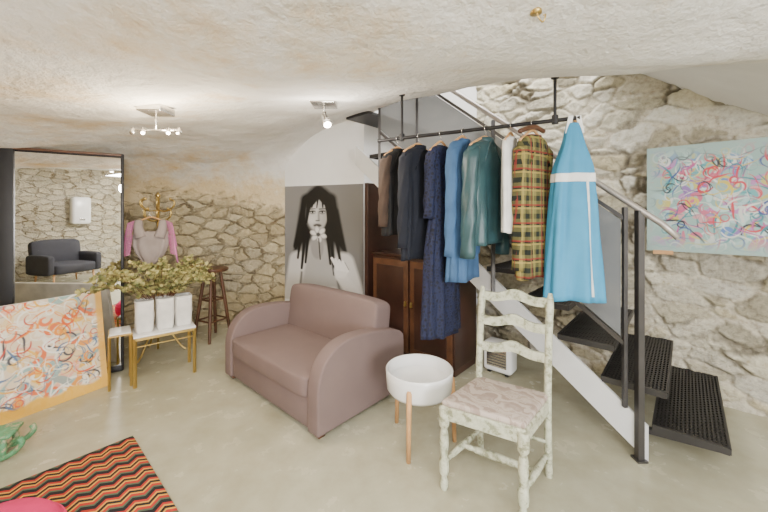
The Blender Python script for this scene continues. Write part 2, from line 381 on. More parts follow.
for off in(.30,1.04): mb.bar(st(.44,rr,.8*.44+off),st(2.4,rr,.8*2.4+off),.018,.022)
mb.out('posts',M['steel'],S_)
mb=MB(); mb.tube([st(.20,rr,.8*.20+1.13),st(.27,rr,.8*.27+1.15),st(2.5,rr,.8*2.5+1.15)],.018)
o=mb.out('handrail',M['handrail'],S_,True)
mb=MB()
for r_ in(rr-.004,rr+.004):
    for q,off in((.46,.33),(2.38,.33),(2.38,1.02),(.46,1.02)): mb.v.append(st(q,r_,.8*q+off))
mb.f+=[[0,1,2,3],[7,6,5,4],[0,4,5,1],[1,5,6,2],[2,6,7,3],[3,7,4,0]]
mb.out('infill_panel',M['smoke'],S_)
# ---------------------------------------------------------------- cabinet under stairs
C=empty('wooden_cabinet',st(2.64,.11,0),math.atan2(-.664,.748))
box('carcass',(.495,.21,.53),(.97,.40,.94),M['dwood'],C,.006)
box('top',(.495,.21,1.012),(.99,.43,.025),M['dwood'],C,.006)
box('plinth',(.495,.22,.03),(.95,.38,.06),M['dwood'],C)
for i,x in enumerate((.255,.735)):
    box('door_leaf_%d'%(i+1),(x,.0,.53),(.455,.02,.88),M['bwood'],C,.004)
    box('door_field_%d'%(i+1),(x,-.012,.53),(.35,.008,.76),M['dwood'],C,.004)
    box('knob_%d'%(i+1),(.46 if i==0 else .53,-.022,.56),(.018,.024,.05),M['brass'],C,.005)
P=empty('wood_partition_panel',st(2.71,.11,0),math.atan2(-.664,.748))
box('board',(0,.25,.875),(.035,.5,1.75),M['dwood'],P,.004); box('edge_trim',(0,-.005,.875),(.045,.02,1.75),M['dwood'],P,.003)
Hh=empty('white_fan_heater',st(1.42,.5,0),math.atan2(-.664,.748))
box('body',(0,0,.15),(.26,.16,.26),M['gloss_white'],Hh,.03); box('grille',(0,-.082,.15),(.18,.006,.16),M['chrome'],Hh,.003)
for x in(-.08,.08): box('foot',(x,0,.012),(.03,.12,.024),M['black'],Hh,.004)
for k in range(6): box('slat',(0,-.088,.09+k*.024),(.17,.004,.006),M['steel'],Hh)
# ---------------------------------------------------------------- sofa
so=empty('two_seat_sofa',(-1.385,2.965,0),math.atan2(-.664,.748))
def arm(x0,x1,nm):
    prof=interp([(0.0,.035,0),(.0,.16,0),(0.0,.30,0),(.015,.39,0),(.055,.475,0),(.14,.545,0),(.26,.578,0),(.44,.575,0),(.62,.55,0),(.76,.515,0),(.83,.48,0),(.855,.42,0),(.855,.18,0),(.855,.035,0)],4)
    v=[];n=len(prof)
    for x in(x0,x1): v+= [(x,p.x,p.y) for p in prof]
    f=[list(range(n))[::-1],list(range(n,2*n))]+[[i,(i+1)%n,n+(i+1)%n,n+i] for i in range(n)]
    o=mesh(nm,v,f,M['sofa'],so,True)
    b=o.modifiers.new('b','BEVEL'); b.width=.014; b.segments=4; b.limit_method='ANGLE'; b.angle_limit=math.radians(50)
arm(0,.115,'arm_left'); arm(1.195,1.31,'arm_right')
box('base',(.655,.36,.145),(1.09,.69,.22),M['sofa'],so,.02)
def cushion(nm,c,d,mat,par,bulge=.02,rx=0,bev=.04,rz=0):
    bm=bmesh.new(); bmesh.ops.create_cube(bm,size=1); bmesh.ops.subdivide_edges(bm,edges=bm.edges,cuts=7,use_grid_fill=True)
    m=bpy.data.meshes.new(nm)
    for v in bm.verts:
        x,y,z=v.co*2
        k=lambda a,b:(1-a*a)*(1-b*b)
        v.co=Vector((x*d[0]/2,y*d[1]/2,z*d[2]/2))
        ex=d[0]/2-bev;ey=d[1]/2-bev;ez=d[2]/2-bev
        cl=Vector((max(-ex,min(ex,v.co.x)),max(-ey,min(ey,v.co.y)),max(-ez,min(ez,v.co.z))))
        dv=v.co-cl
        if dv.length>1e-6: v.co=cl+dv.normalized()*bev
        if abs(z)>.99: v.co.z+=math.copysign(bulge*k(x,y),z)
        if abs(y)>.99: v.co.y+=math.copysign(bulge*k(x,z),y)
    bm.to_mesh(m);bm.free(); m.materials.append(mat); m.polygons.foreach_set('use_smooth',[True]*len(m.polygons))
    o=bpy.data.objects.new(nm,m); o.location=c;o.rotation_euler=(rx,0,rz); link(o,par)
    s_=o.modifiers.new('s','SUBSURF'); s_.levels=1;s_.render_levels=2
    return o
cushion('seat_cushion',(.655,.285,.30),(1.075,.60,.15),M['sofa'],so,.008,bev=.025)
cushion('back_rest',(.655,.665,.47),(1.17,.21,.54),M['sofa'],so,.008,rx=-.15,bev=.045)
for x in(.06,1.25):
    for y in(.06,.77): box('foot',(x,y,.018),(.05,.05,.036),M['bwood'],so,.005)
# ---------------------------------------------------------------- tray table
T=empty('round_tray_table',(.222,2.15,0))
R=.208; zt=.455
prof=[(R-.055,zt-.145),(R-.02,zt-.142),(R-.004,zt-.12),(R,zt-.05),(R+.003,zt-.006),(R-.003,zt),(R-.012,zt-.004),(R-.015,zt-.05),(R-.018,zt-.075),(R-.05,zt-.085),(.001,zt-.085)]
mb=MB(); mb.rings([[(a*math.cos(2*math.pi*k/64),a*math.sin(2*math.pi*k/64),b) for k in range(64)] for a,b in prof]); asm(mb.out('bowl_top',M['gloss_white'],T),50)
for i,an in enumerate((-112,-5,128)):
    a=math.radians(an); mb=MB(); mb.tube([((R+.012)*math.cos(a),(R+.012)*math.sin(a),0),((R-.002)*math.cos(a),(R-.002)*math.sin(a),zt-.07),((R-.004)*math.cos(a),(R-.004)*math.sin(a),zt-.055)],[.0125,.016,.010],14); mb.out('leg_%d'%(i+1),M['lwood'],T,True)
# ---------------------------------------------------------------- ladder back chair
CH=empty('ladder_back_chair')
FL=Vector((.289,1.759,0));FR=Vector((.645,1.553,0));BR=Vector((.89,1.825,0));BL=Vector((.56,2.03,0))
z_=lambda p,z:Vector((p.x,p.y,z))
cen=(FL+FR+BR+BL)/4
def ins(p,k): return cen+(p-cen)*k
mb=MB()
turn=[(0,.015),(.015,.020),(.04,.022),(.06,.015),(.075,.014),(.085,.024),(.1,.025),(.13,.025),(.15,.025),(.165,.016),(.19,.019),(.24,.024),(.29,.021),(.315,.015),(.33,.026),(.35,.027),(.42,.027)]
for p in(FL,FR):
    p=ins(p,.93); mb.tube([z_(p,z) for z,r in turn],[r for z,r in turn],16)
bt={}
for p,nm in((BL,'l'),(BR,'r')):
    p=ins(p,.95); back=(NN*.8+Vector((.1,.2,0))).normalized()
    pts=[p+back*b+Vector((0,0,z)) for b,z in((.03,0),(.01,.2),(0,.42),(.01,.6),(.03,.8),(.06,.985))]
    pts=interp(pts,4); bt[nm]=pts
    mb.tube(pts,[.019]*(len(pts)-3)+[.021,.018,.010],14)
def pp_at(pts,z):
    for a,b in zip(pts,pts[1:]):
        if a.z<=z<=b.z: return a.lerp(b,(z-a.z)/(b.z-a.z))
    return pts[-1]
for zc in(.925,.785,.635):
    a=pp_at(bt['l'],zc);b=pp_at(bt['r'],zc); N_=24
    R0=[]
    th=Vector((.5,.86,0))*.009
    for i in range(N_+1):
        s=i/N_; p=a.lerp(b,s)+Vector((.5,.86,0))*.018*math.sin(math.pi*s)
        arch=.030*math.sin(math.pi*s)**1.5+.010*math.cos(4*math.pi*s)
        top=.024+arch*.9; bot=-.024+arch*.6
        R0.append([p+th+Vector((0,0,bot)),p+th+Vector((0,0,top)),p-th+Vector((0,0,top)),p-th+Vector((0,0,bot))])
    mb.rings(R0)
f1,f2,b1,b2=ins(FL,.93),ins(FR,.93),ins(BL,.95),ins(BR,.95)
for a,b in((f1,f2),(f1,b1),(f2,b2),(b1,b2)): mb.bar(z_(a,.395),z_(b,.395),.022,.06)
def spindle(a,b,r=.013):
    a=Vector(a);b=Vector(b);k=[(0,.6),(.12,1),(.16,.7),(.2,1.1),(.5,1.35),(.8,1.1),(.84,.7),(.88,1),(1,.6)]
    mb.tube([a.lerp(b,s) for s,_ in k],[r*q for _,q in k],12)
spindle(z_(f1,.14),z_(b1,.14));spindle(z_(f2,.14),z_(b2,.14)); spindle(z_((f1+b1)/2,.14),z_((f2+b2)/2,.14),.015); spindle(z_(b1,.2),z_(b2,.2),.011)
asm(mb.out('frame',M['distress'],CH),35)
def slab(name,cs,z0,z1,mat,par,bev):
    v=[z_(c,z0) for c in cs]+[z_(c,z1) for c in cs]
    o=mesh(name,v,[(3,2,1,0),(4,5,6,7),(0,1,5,4),(1,2,6,5),(2,3,7,6),(3,0,4,7)],mat,par,True)
    b=o.modifiers.new('b','BEVEL');b.width=bev;b.segments=4;b.limit_method='NONE'; return o
slab('seat_frame',[ins(c,1.0) for c in(FL,FR,BR,BL)],.405,.432,M['distress'],CH,.008)
slab('seat_pad',[ins(c,.985) for c in(FL,FR,BR,BL)],.43,.462,M['damask'],CH,.014)
# ---------------------------------------------------------------- clothes rail
def rail(px):
    k=(px-384)/F; s=(1.109-k*1.95)/(1.216+.65*k); return Vector((1.109-1.216*s,1.95+.65*s,1.97))
CR=empty('hanging_clothes_rail')
mb=MB(); mb.tube([rail(378),rail(580)],.0125,12)
for px in(402,555):
    p=rail(px); zc=ceil_z(p.x,p.y); mb.tube([p,Vector((p.x,p.y,zc+.01))],.009,10)
    mb.tube([Vector((p.x,p.y,zc-.008)),Vector((p.x,p.y,zc+.01))],.022,16); mb.tube([p-Vector((0,0,.02)),p+Vector((0,0,.03))],.018,12)
asm(mb.out('rail_and_rods',M['black'],CR))
def hanger(par,zt,hw,mat,thick=.008):
    mb=MB()
    hook=[Vector((.019*math.cos(math.radians(a)),0,.019*math.sin(math.radians(a)))) for a in range(-20,230,20)]+[Vector((0,0,-.03)),Vector((0,0,zt))]
    mb.tube(hook,.0022,6); mb.out('hook',M['chrome'],par,True)
    mb=MB(); mb.tube(interp([(-hw,0,zt-.075),(-hw*.5,0,zt-.03),(0,0,zt),(hw*.5,0,zt-.03),(hw,0,zt-.075)],5),thick,8); mb.out('hanger',mat,par,True)
def ring(hw,ht,xo,yo,z,n,rip,frq,ph,N=72):
    out=[]
    for k in range(N):
        a=2*math.pi*k/N; c,s=math.cos(a),math.sin(a)
        x=math.copysign(abs(c)**.8,c)*hw; y=math.copysign(abs(s)**.8,s)*ht
        w=rip*(math.sin(frq*a+ph+z*2.0)+.5*math.sin(round(frq*1.7)*a+2*ph-z*5)); 
        out.append((x+xo+c*w*.5,y+yo+s*w,z+ (.006*math.sin(3*a+ph) if n else 0)))
    return out
def garment(name,px,rot,levels,mat,sleeve=None,rip=.012,frq=7,ph=0,hmat=None,smats=None,hw=.17,extra=None):
    p=rail(px); e=empty(name,(p.x,p.y,p.z),rot)
    hanger(e,levels[0][0]+.035,hw,hmat or M['lwood'])
    L=interp([(l[0],l[1],l[2]) for l in levels],6)
    z0=L[0].x;z1=L[-1].x; mb=MB(); R_=[]
    for l in L:
        t_=(z0-l.x)/(z0-z1); R_.append(ring(l.y,l.z,0,0,l.x,t_>.95,rip*min(1,t_*1.3),frq,ph))
    mb.rings(R_,cap=False)
    o=mb.out('body',mat,e,True); so_=o.modifiers.new('s','SOLIDIFY'); so_.thickness=.004
    if sleeve:
        for sx in(-1,1):
            zs,ze,r0,r1,outx=sleeve; mb=MB(); rr_=[]
            for k in range(15):
                s=k/14; cx=sx*(hw*.93+outx*math.sin(s*1.5)); z=zs+(ze-zs)*s; r=r0+(r1-r0)*s
                rr_.append([(cx+math.cos(a)*r*(.9)+.004*math.sin(5*a+s*14+ph),-.012*s*sx+math.sin(a)*r*1.05+.004*math.sin(s*22+a*2),z+math.cos(a)*sx*(-.02)*(1-s)) for a in [2*math.pi*j/24 for j in range(24)]])
            tc=Vector((sx*(hw*.80),0,zs+.03)); rr_.insert(0,[tuple(tc+(Vector(q)-Vector((sx*hw*.93,0,zs)))*.55) for q in rr_[0]])
            mb.rings(rr_); mb.out('sleeve_'+('l' if sx<0 else 'r'),(smats[0 if sx<0 else 1] if smats else mat),e,True)
    if extra: extra(e,R_)
    return e
def collar(mat,z,w=.06,h=.05):
    def f(e,R_=None):
        mb=MB(); 
        for sx in(-1,1):
            mb.rings([[(sx*(.012+w*s),-.045-.01*s,z-.14*s*(1-s*.2)),(sx*(.012+w*s+.03),-.05,z-.13*s-.03),(sx*(.012+w*s+.03),-.042,z-.13*s-.03),(sx*(.012+w*s),-.037,z-.14*s*(1-s*.2))] for s in [0,.5,1]])
        mb.rings([[(math.cos(a)*w,math.sin(a)*.045,z+h*k) for a in [2*math.pi*j/24 for j in range(24)]] for k in(-.6,0,.4)],cap=False)
        o=mb.out('collar',mat,e,True); s=o.modifiers.new('s','SOLIDIFY');s.thickness=.004
    return f
rad=math.radians
garment('black_jacket',398,rad(40),[(-.10,.05,.03),(-.14,.13,.04),(-.22,.14,.042),(-.45,.13,.042),(-.70,.135,.045)],M['cblack'],(-.16,-.64,.045,.036,.01),hw=.13,smats=(M['ctan'],M['cblack']),extra=collar(M['cblack'],-.10),ph=1)
garment('navy_blazer',419,rad(48),[(-.09,.05,.03),(-.13,.16,.04),(-.22,.18,.042),(-.5,.16,.042),(-.86,.18,.045)],M['cnavy'],(-.16,-.78,.045,.036,.01),hw=.17,extra=collar(M['cnavy'],-.09),ph=2)
garment('navy_lace_dress',441,rad(46),[(-.09,.05,.03),(-.13,.12,.04),(-.25,.125,.045),(-.5,.10,.045),(-.8,.15,.055),(-1.10,.17,.065),(-1.36,.19,.07)],M['lace'],(-.15,-.58,.04,.036,.008),hw=.125,rip=.012,frq=9,ph=3)
garment('denim_shirt',463,rad(48),[(-.07,.05,.03),(-.11,.15,.036),(-.25,.16,.04),(-.6,.15,.042),(-.98,.17,.05)],M['denim'],(-.14,-.82,.04,.034,.01),hw=.145,extra=collar(M['denim'],-.08),ph=4)
garment('teal_leather_jacket',486,rad(42),[(-.09,.05,.035),(-.13,.17,.042),(-.22,.19,.045),(-.5,.175,.045),(-.74,.185,.05)],M['teal'],(-.16,-.82,.05,.044,.02),hw=.178,extra=collar(M['teal'],-.085),ph=5)
garment('white_blouse',511,rad(56),[(-.08,.05,.025),(-.12,.14,.026),(-.22,.15,.03),(-.5,.135,.032),(-.66,.14,.034)],M['cwhite'],hw=.14,ph=6,rip=.008)
def big_hanger(e,R_):
    mb=MB(); mb.tube(interp([(-.16,-.02,-.075),(-.08,-.02,-.045),(0,-.02,-.03),(.08,-.02,-.045)],4),.014,10); mb.out('wood_hanger_arm',M['bwood'],e,True); collar(M['plaid'],-.10)(e)
garment('plaid_shirt',533,rad(34),[(-.08,.05,.03),(-.12,.12,.042),(-.22,.135,.045),(-.5,.125,.047),(-.93,.14,.05)],M['plaid'],(-.16,-.88,.045,.036,.006),hw=.13,extra=big_hanger,ph=7,rip=.010)
def blue_extra(e,R_):
    def off(p,d):
        p=Vector(p); v=Vector((p.x/.12**2,p.y/.06**2,0)).normalized(); return p+v*d
    mb=MB(); sel=[r for r in R_ if -.375<r[0][2]<-.315]
    mb.rings([[off(p,.005) for p in r] for r in sel],cap=False); o=mb.out('white_belt',M['ribbon'],e,True)
    s=o.modifiers.new('s','SOLIDIFY'); s.thickness=.003
    mb=MB()
    lo_=[r for r in R_ if -1.02<r[0][2]<-.33]
    V0=[[off(r[k],.006) for k in(58,59,60)] for r in lo_]
    for r in V0: mb.v+=r
    for i in range(len(V0)-1):
        for j in range(2): mb.f.append([i*3+j,i*3+j+1,(i+1)*3+j+1,(i+1)*3+j])
    mb.out('hanging_ribbon',M['ribbon'],e,True)
    mb=MB(); 
    for sx in(-1,1): mb.rings([[(sx*.02+sx*.018*s-.01,-.018,.012-.10*s),(sx*.02+sx*.018*s+.016,-.018,.012-.10*s),(sx*.02+sx*.018*s+.016,-.014,.012-.10*s),(sx*.02+sx*.018*s-.01,-.014,.012-.10*s)] for s in(0,.5,1)])
    mb.out('straps',M['ribbon'],e)
garment('blue_sleeveless_dress',573,rad(-8),[(-.03,.03,.018),(-.08,.042,.03),(-.16,.060,.045),(-.25,.092,.055),(-.30,.105,.055),(-.34,.108,.055),(-.39,.112,.056),(-.50,.122,.06),(-.75,.138,.066),(-1.04,.155,.075)],M['sky'],hw=.035,rip=.015,frq=7,ph=.5,extra=blue_extra)
# ---------------------------------------------------------------- painted canvases
def canvas(name,corners,nx,ny,img,mat,par):
    TL,TR,BR_,BL_=[Vector(c) for c in corners]; V=[];
    for j in range(ny):
        for i in range(nx):
            u=i/(nx-1);v=j/(ny-1); V.append(TL.lerp(TR,u).lerp(BL_.lerp(BR_,u),v))
    fcs=[(j*nx+i,(j+1)*nx+i,(j+1)*nx+i+1,j*nx+i+1) for j in range(ny-1) for i in range(nx-1)]
    o=mesh(name,V,fcs,mat,par); vcol(o,img.reshape(-1,3)); return o
def abstract(nx,ny,bg,pal,nst,seed,rmin,rmax,dark,lines,al=.8,lw=(.7,1.9)):
    r=np.random.default_rng(seed); img=np.zeros((ny,nx,3))+np.array(bg)
    yy,xx=np.mgrid[0:ny,0:nx]
    def stroke(c,rad_,n,cur,al):
        x,y=r.uniform(0,nx),r.uniform(0,ny); an=r.uniform(0,6.28)
        for k in range(n):
            cur+=r.uniform(-.035,.035); cur=max(-.28,min(.28,cur)); an+=cur; x+=math.cos(an)*1.5; y+=math.sin(an)*1.5
            ra=rad_*(.7+.4*math.sin(k*.15))+.4
            x0,x1=int(max(0,x-ra-1)),int(min(nx,x+ra+2)); y0,y1=int(max(0,y-ra-1)),int(min(ny,y+ra+2))
            if x1<=x0 or y1<=y0: continue
            m=np.clip(ra-np.hypot(xx[y0:y1,x0:x1]-x,yy[y0:y1,x0:x1]-y),0,1)[...,None]*al
            img[y0:y1,x0:x1]=img[y0:y1,x0:x1]*(1-m)+c*m
    for s in range(nst): stroke(np.array(pal[r.integers(len(pal))]),r.uniform(rmin,rmax),int(r.uniform(15,60)),r.uniform(-.2,.2),al)
    for s in range(lines):
        c=np.array(dark[r.integers(len(dark))]); stroke(c,r.uniform(*lw),int(r.uniform(40,120)),r.uniform(-.15,.15),.9)
    return np.clip(img,0,1)
cm=attrmat('canvas_paint',.5,.1); pm=attrmat('poster_print',.35,0)
nx,ny=300,220
img=abstract(nx,ny,(.70,.58,.42),[(.72,.55,.30),(.76,.70,.60),(.80,.75,.68),(.72,.30,.06),(.74,.44,.08),(.30,.34,.32),(.70,.16,.05),(.28,.42,.40),(.78,.66,.50),(.74,.40,.30)],190,3,2.5,6.5,[(.70,.10,.02),(.75,.25,.02),(.50,.05,.03),(.72,.40,.04),(.05,.05,.07),(.82,.80,.74),(.84,.82,.78),(.08,.15,.30),(.82,.80,.74)],190)
yy,xx=np.mgrid[0:ny,0:nx]; m=np.clip((yy-ny*.88+4*np.sin(xx/9))/6,0,1)[...,None]*.95; img=img*(1-m)+np.array((.75,.42,.04))*m
m=np.clip((xx-nx*.95)/4,0,1)[...,None]*.9; img=img*(1-m)+np.array((.75,.42,.07))*m
LP=empty('abstract_canvas_painting')
br=Vector((-2.295,2.83,.0));dl=Vector((-.47,-.88,0));bk=Vector((-.88,.47,0)).normalized()
bl=br+dl*1.1; tr=br+bk*.13+Vector((0,0,.775)); tl=bl+bk*.13+Vector((0,0,.775))
canvas('painted_face',(tl-bk*.014,tr-bk*.014,br-bk*.014,bl-bk*.014),nx,ny,img,cm,LP)
mb=MB(); cc=(br+tl)/2; upv=(tr-br); nv=dl.cross(upv).normalized(); 
if nv.dot(bk)<0: nv=-nv
mb.box(cc+nv*.004,dl*1.1,nv*.030,upv); mb.out('stretcher',M['paper'],LP)
RP=empty('abstract_wall_painting')
off=-NN*.10
def wl(px,py):
    k=(px-384)/F; P=WP+off; q=(P.x-k*P.y)/(k*D1.y-D1.x); p=P+D1*q; p.z=H-(py-YH)*p.y/F; return p
TLp=wl(647,149);BLp=wl(647,250); R1=TLp-D1*1.05; R2=BLp-D1*1.05
nx,ny=320,220
img=abstract(nx,ny,(.26,.40,.37),[(.55,.12,.20),(.25,.14,.38),(.10,.20,.45),(.60,.60,.56),(.36,.52,.54),(.50,.44,.12),(.12,.36,.38),(.58,.28,.30),(.45,.60,.58),(.42,.20,.42)],150,11,2.5,7,[(.55,.03,.05),(.03,.05,.25),(.015,.015,.03),(.68,.66,.62),(.45,.08,.25),(.03,.20,.24),(.60,.46,.06)],190)
yy,xx=np.mgrid[0:ny,0:nx]; ed=np.minimum(np.minimum(xx*1.0,nx-xx),np.minimum(yy,ny-yy)); rad_m=np.clip(1.15-ed/34,0,1)[...,None]*.95
img=img*(1-rad_m)+np.array((.30,.41,.38))*rad_m
canvas('painted_face',(TLp,R1,R2,BLp),nx,ny,img,cm,RP)
mb=MB(); mb.box((TLp+R2)/2+NN*.016,-D1*1.05,NN*.028,(0,0,TLp.z-BLp.z)); mb.out('stretcher',M['white'],RP)
mb=MB()
for s in(.1,.8): mb.box(BLp-D1*s+NN*.04+Vector((0,0,-.01)),D1*.12,NN*.1,(0,0,.03))
mb.out('shelf_brackets',M['lwood'],RP)
# poster (flat printed portrait)
nx,ny=230,330
PXc,PYc=np.meshgrid(np.linspace(286,364,nx),np.linspace(186,300,ny))
g=.17+.09*(1-(PXc-286)/78)*(1-(PYc-186)/160)
def ell(cx,cy,rx,ry,ang=0,soft=.12):
    a=math.radians(ang); dx=PXc-cx;dy=PYc-cy; x=dx*math.cos(a)+dy*math.sin(a); y=-dx*math.sin(a)+dy*math.cos(a)
    d=np.sqrt((x/rx)**2+(y/ry)**2); return np.clip((1+soft-d)/(2*soft),0,1)
def put(m,c):
    global g; g=g*(1-m)+c*m
def seg_(x0,y0,x1,y1,r0,r1,soft=.18):
    dx,dy=x1-x0,y1-y0; t_=np.clip(((PXc-x0)*dx+(PYc-y0)*dy)/(dx*dx+dy*dy),0,1)
    d=np.hypot(PXc-x0-t_*dx,PYc-y0-t_*dy)/(r0+(r1-r0)*t_); return np.clip((1+soft-d)/(2*soft),0,1)
# hair mass behind: rounded crown widening to the shoulders
put(ell(321,208,16,21,0,.10),.010)
for x0,x1,yy0,yy1,w0,w1 in((309,300,200,255,6,5),(313,305,205,262,7,4),(333,342,200,258,6,6),(330,338,205,268,7,5),(337,346,212,250,4,3),(306,298,214,246,4,3)):
    put(seg_(x0,yy0,x1,yy1,w0,w1,.3),.012)
# torso / shoulders / arms
put(seg_(306,264,340,264,12,12),.46); put(seg_(322,264,322,300,24,24),.40)
put(seg_(300,260,293,296,9,8),.60); put(seg_(346,260,357,292,9.5,8.5),.62)
put(seg_(304,272,301,300,1.0,1.5,.8),.14); put(seg_(340,278,345,300,1.0,1.5,.8),.14)
put(ell(320,246,6.5,12),.30)
for x0,x1,yy1,w in((309,304,268,2.6),(312,308,262,2.4),(332,337,272,3.0),(329,333,262,2.4),(336,343,262,2.6),(305,300,258,2.4)):
    put(seg_(x0,220,x1,yy1,w,w*.45,.4),.012)
put(seg_(292,297,336,289,7,5.5),.58); put(seg_(358,292,342,272,6.5,5),.66); put(seg_(315,298,352,300,5,6),.50)
put(seg_(316,293,336,286,.9,.9,.8),.12)
put(ell(343,268,6.5,7,-25),.72)
for k in range(4):
    put(seg_(340+k*3.0,266+k*.5,334.5+k*3.4,256.5+k*.9,1.75,1.2),.80); put(seg_(341.6+k*3.0,265+k*.5,336.6+k*3.4,257+k*.9,.35,.3,.8),.22)
# face
put(ell(320,215,10,15.5,0,.08),.42); put(ell(317,214,6.5,12.5,0,.5),.60); put(ell(315,220,3.8,3,0,.6),.66)
# parted fringe falling over brow and cheeks
for x0,y0,x1,y1,w in((321,192,311,206,5),(321,192,331,206,5),(321,193,316,203,4),(322,193,327,203,4),(312,200,309,222,2.6),(330,200,331.5,224,2.8),(318,196,314.5,207.5,1.6),(321,196,319.5,208,1.2),(325,196,325.5,207.5,1.5),(315,200,312,210,1.5),(328,200,329,210,1.5)):
    put(seg_(x0,y0,x1,y1,w,w*.45,.3),.012)
for ex_ in(315.2,325.0):
    put(ell(ex_,212.2,3.0,1.9,0,.3),.09); put(ell(ex_+.2,212.4,2.2,1.0,0,.3),.60); put(ell(ex_+.1,212.3,1.0,1.0,0,.3),.01)
    put(seg_(ex_-2.8,211.4,ex_+2.8,211.2,.5,.4,.5),.01); put(seg_(ex_-2.9,209.2,ex_+2.9,208.8,.6,.4,.6),.05)
put(seg_(321.4,212,321.6,219.4,.8,1.0,.9),.26); put(seg_(318.8,220.5,322,220.5,.55,.55,.6),.10)
put(ell(320.2,225.2,4.0,1.8,0,.3),.09); put(seg_(316.7,225.1,323.7,225.1,.35,.35,.6),.02)
# flower at the mouth
for k in range(6):
    a=k*1.047+.3; put(ell(321+4.6*math.cos(a),234.0+4.4*math.sin(a),4.1,2.7,math.degrees(a),.15),.26); put(ell(321+4.7*math.cos(a),233.8+4.4*math.sin(a),3.4,2.1,math.degrees(a),.3),.74)
put(ell(321,234,2.1,2.0,0,.3),.08); put(seg_(321.5,238,323,258,.6,.6,.5),.04)
PO=empty('portrait_poster')
dv=Vector((.93,-.37,0)).normalized(); nb=Vector((-.37,-.93,0)).normalized()*.012
a_=Vector((-1.25,4.30,0))+nb+dv*.01; b_=Vector((-.229,3.89,0))+nb
canvas('print',(a_+Vector((0,0,1.765)),b_+Vector((0,0,1.765)),b_+Vector((0,0,.36)),a_+Vector((0,0,.36))),nx,ny,np.repeat(g[...,None],3,2)*np.array((1.0,.97,.95)),pm,PO)
mb=MB(); mb.box((a_+b_)/2-nb*.45+Vector((0,0,1.06)),(b_-a_),nb.normalized()*.008,(0,0,1.41)); mb.out('backing_board',M['white'],PO)
# ---------------------------------------------------------------- mirror
md=Vector((.872,.489,0)); mr=Vector((-2.37,3.10,0))
MI=empty('tall_framed_mirror',tuple(mr-md*.45),math.atan2(.489,.872))
box('backing',(0-.06,.012,.985),(1.0,.03,1.95),M['black'],MI,.004)
box('glass',(.09,-.006,.985),(.70,.006,1.88),M['mirror'],MI)
box('frame_right',(.445,-.012,.985),(.022,.03,1.95),M['black'],MI,.004); box('frame_left',(-.325,-.012,.985),(.14,.03,1.95),M['black'],MI,.004)
box('frame_left_outer',(-.49,-.012,.985),(.14,.03,1.95),M['black'],MI,.004)
box('frame_top',(.05,-.012,1.95),(.80,.03,.02),M['bwood'],MI,.004); box('frame_bottom',(.05,-.012,.03),(.80,.03,.05),M['black'],MI,.004)
# ---------------------------------------------------------------- brass side table + bags + plant
TB=empty('brass_side_table')
A=Vector((-2.03,2.78,0));B=Vector((-1.70,3.06,0)); dp=Vector((-.62,.78,0)).normalized()*.27; Dd=A+dp;Cc=B+dp
mb=MB()
for p in(A,B,Cc,Dd): mb.bar(z_(p,0),z_(p,.40),.02,.02)
for a,b in((A,B),(B,Cc),(Cc,Dd),(Dd,A)): mb.bar(z_(a,.39),z_(b,.39),.02,.02); mb.bar(z_(a,.33),z_(b,.33),.008,.008)
mb.out('frame',M['brass'],TB); c0=(A+B+Cc+Dd)/4
slab('top',[c0+(p-c0)*1.05 for p in(A,B,Cc,Dd)],.40,.415,M['gloss_white'],TB,.004)
T2=empty('brass_nesting_table')
A2=A+Vector((-.17,-.05,0));B2=A+Vector((-.06,.04,0)); dp2=dp*.8
mb=MB(); q4=(A2,B2,B2+dp2,A2+dp2)
for p in q4: mb.bar(z_(p,0),z_(p,.43),.014,.014)
for i in range(4): mb.bar(z_(q4[i],.43),z_(q4[(i+1)%4],.43),.014,.014)
mb.out('frame',M['brass'],T2); slab('top',q4,.437,.447,M['gloss_white'],T2,.003)
dAB=(B-A).normalized(); 
for i,s in enumerate((.05,.20,.34)):
    p=A+dAB*(s+.02)+dp*.5; e=empty('white_planter_bag',(p.x,p.y,.415),math.atan2(dAB.y,dAB.x))
    mb=MB(); rg=[]
    for z,k in((0,.92),(.02,1),(.14,1.04),(.24,1.0),(.27,1.03),(.265,.95),(.2,.9)):
        rg.append([((.064*k)*math.copysign(abs(math.cos(a))**.4,math.cos(a))+.003*math.sin(4*a+z*20),(.075*k)*math.copysign(abs(math.sin(a))**.4,math.sin(a)),z) for a in [2*math.pi*j/40 for j in range(40)]])
    mb.rings(rg); mb.out('bag',M['paper'],e,True)
pc_=A+dAB*.19+dp*.5; e=empty('dried_eucalyptus_arrangement',(pc_.x,pc_.y,.69))
st_=MB(); lf=MB()
ax=Vector((dAB.x,dAB.y,0)); ay=Vector((-dAB.y,dAB.x,0))
for i in range(58):
    r=random; th=r.uniform(-1.25,1.25); up=r.uniform(.12,.30); sx=math.sin(th)*r.uniform(.25,.46 if th<0 else .36); sy=r.uniform(-.16,.12)
    b0=ax*(sx*.3)+ay*sy*.3; pts=[b0, b0+ax*sx*.3+ay*sy*.3+Vector((0,0,up*.6)), b0+ax*sx*.7+ay*sy*.7+Vector((0,0,up*.95)), b0+ax*sx*1.0+ay*sy+Vector((0,0,up*(.8 if abs(th)>.7 else 1.05)))]
    pts=interp(pts,4); st_.tube(pts,.0025,5)
    for p in pts[2:]:
        for k in range(4):
            L_=r.uniform(.028,.05); d=Vector((r.uniform(-1,1),r.uniform(-1,1),r.uniform(-.3,.9))).normalized(); sd=d.cross(Vector((r.uniform(-1,1),r.uniform(-1,1),r.uniform(-1,1)))).normalized()*L_*.38
            n0=len(lf.v); lf.v+=[p,p+d*L_*.3+sd*.8,p+d*L_*.65+sd*.9,p+d*L_,p+d*L_*.65-sd*.9,p+d*L_*.3-sd*.8]; lf.f.append([n0+j for j in range(6)])
st_.out('stems',M['bwood'],e); lf.out('leaves',M['leaf'],e)
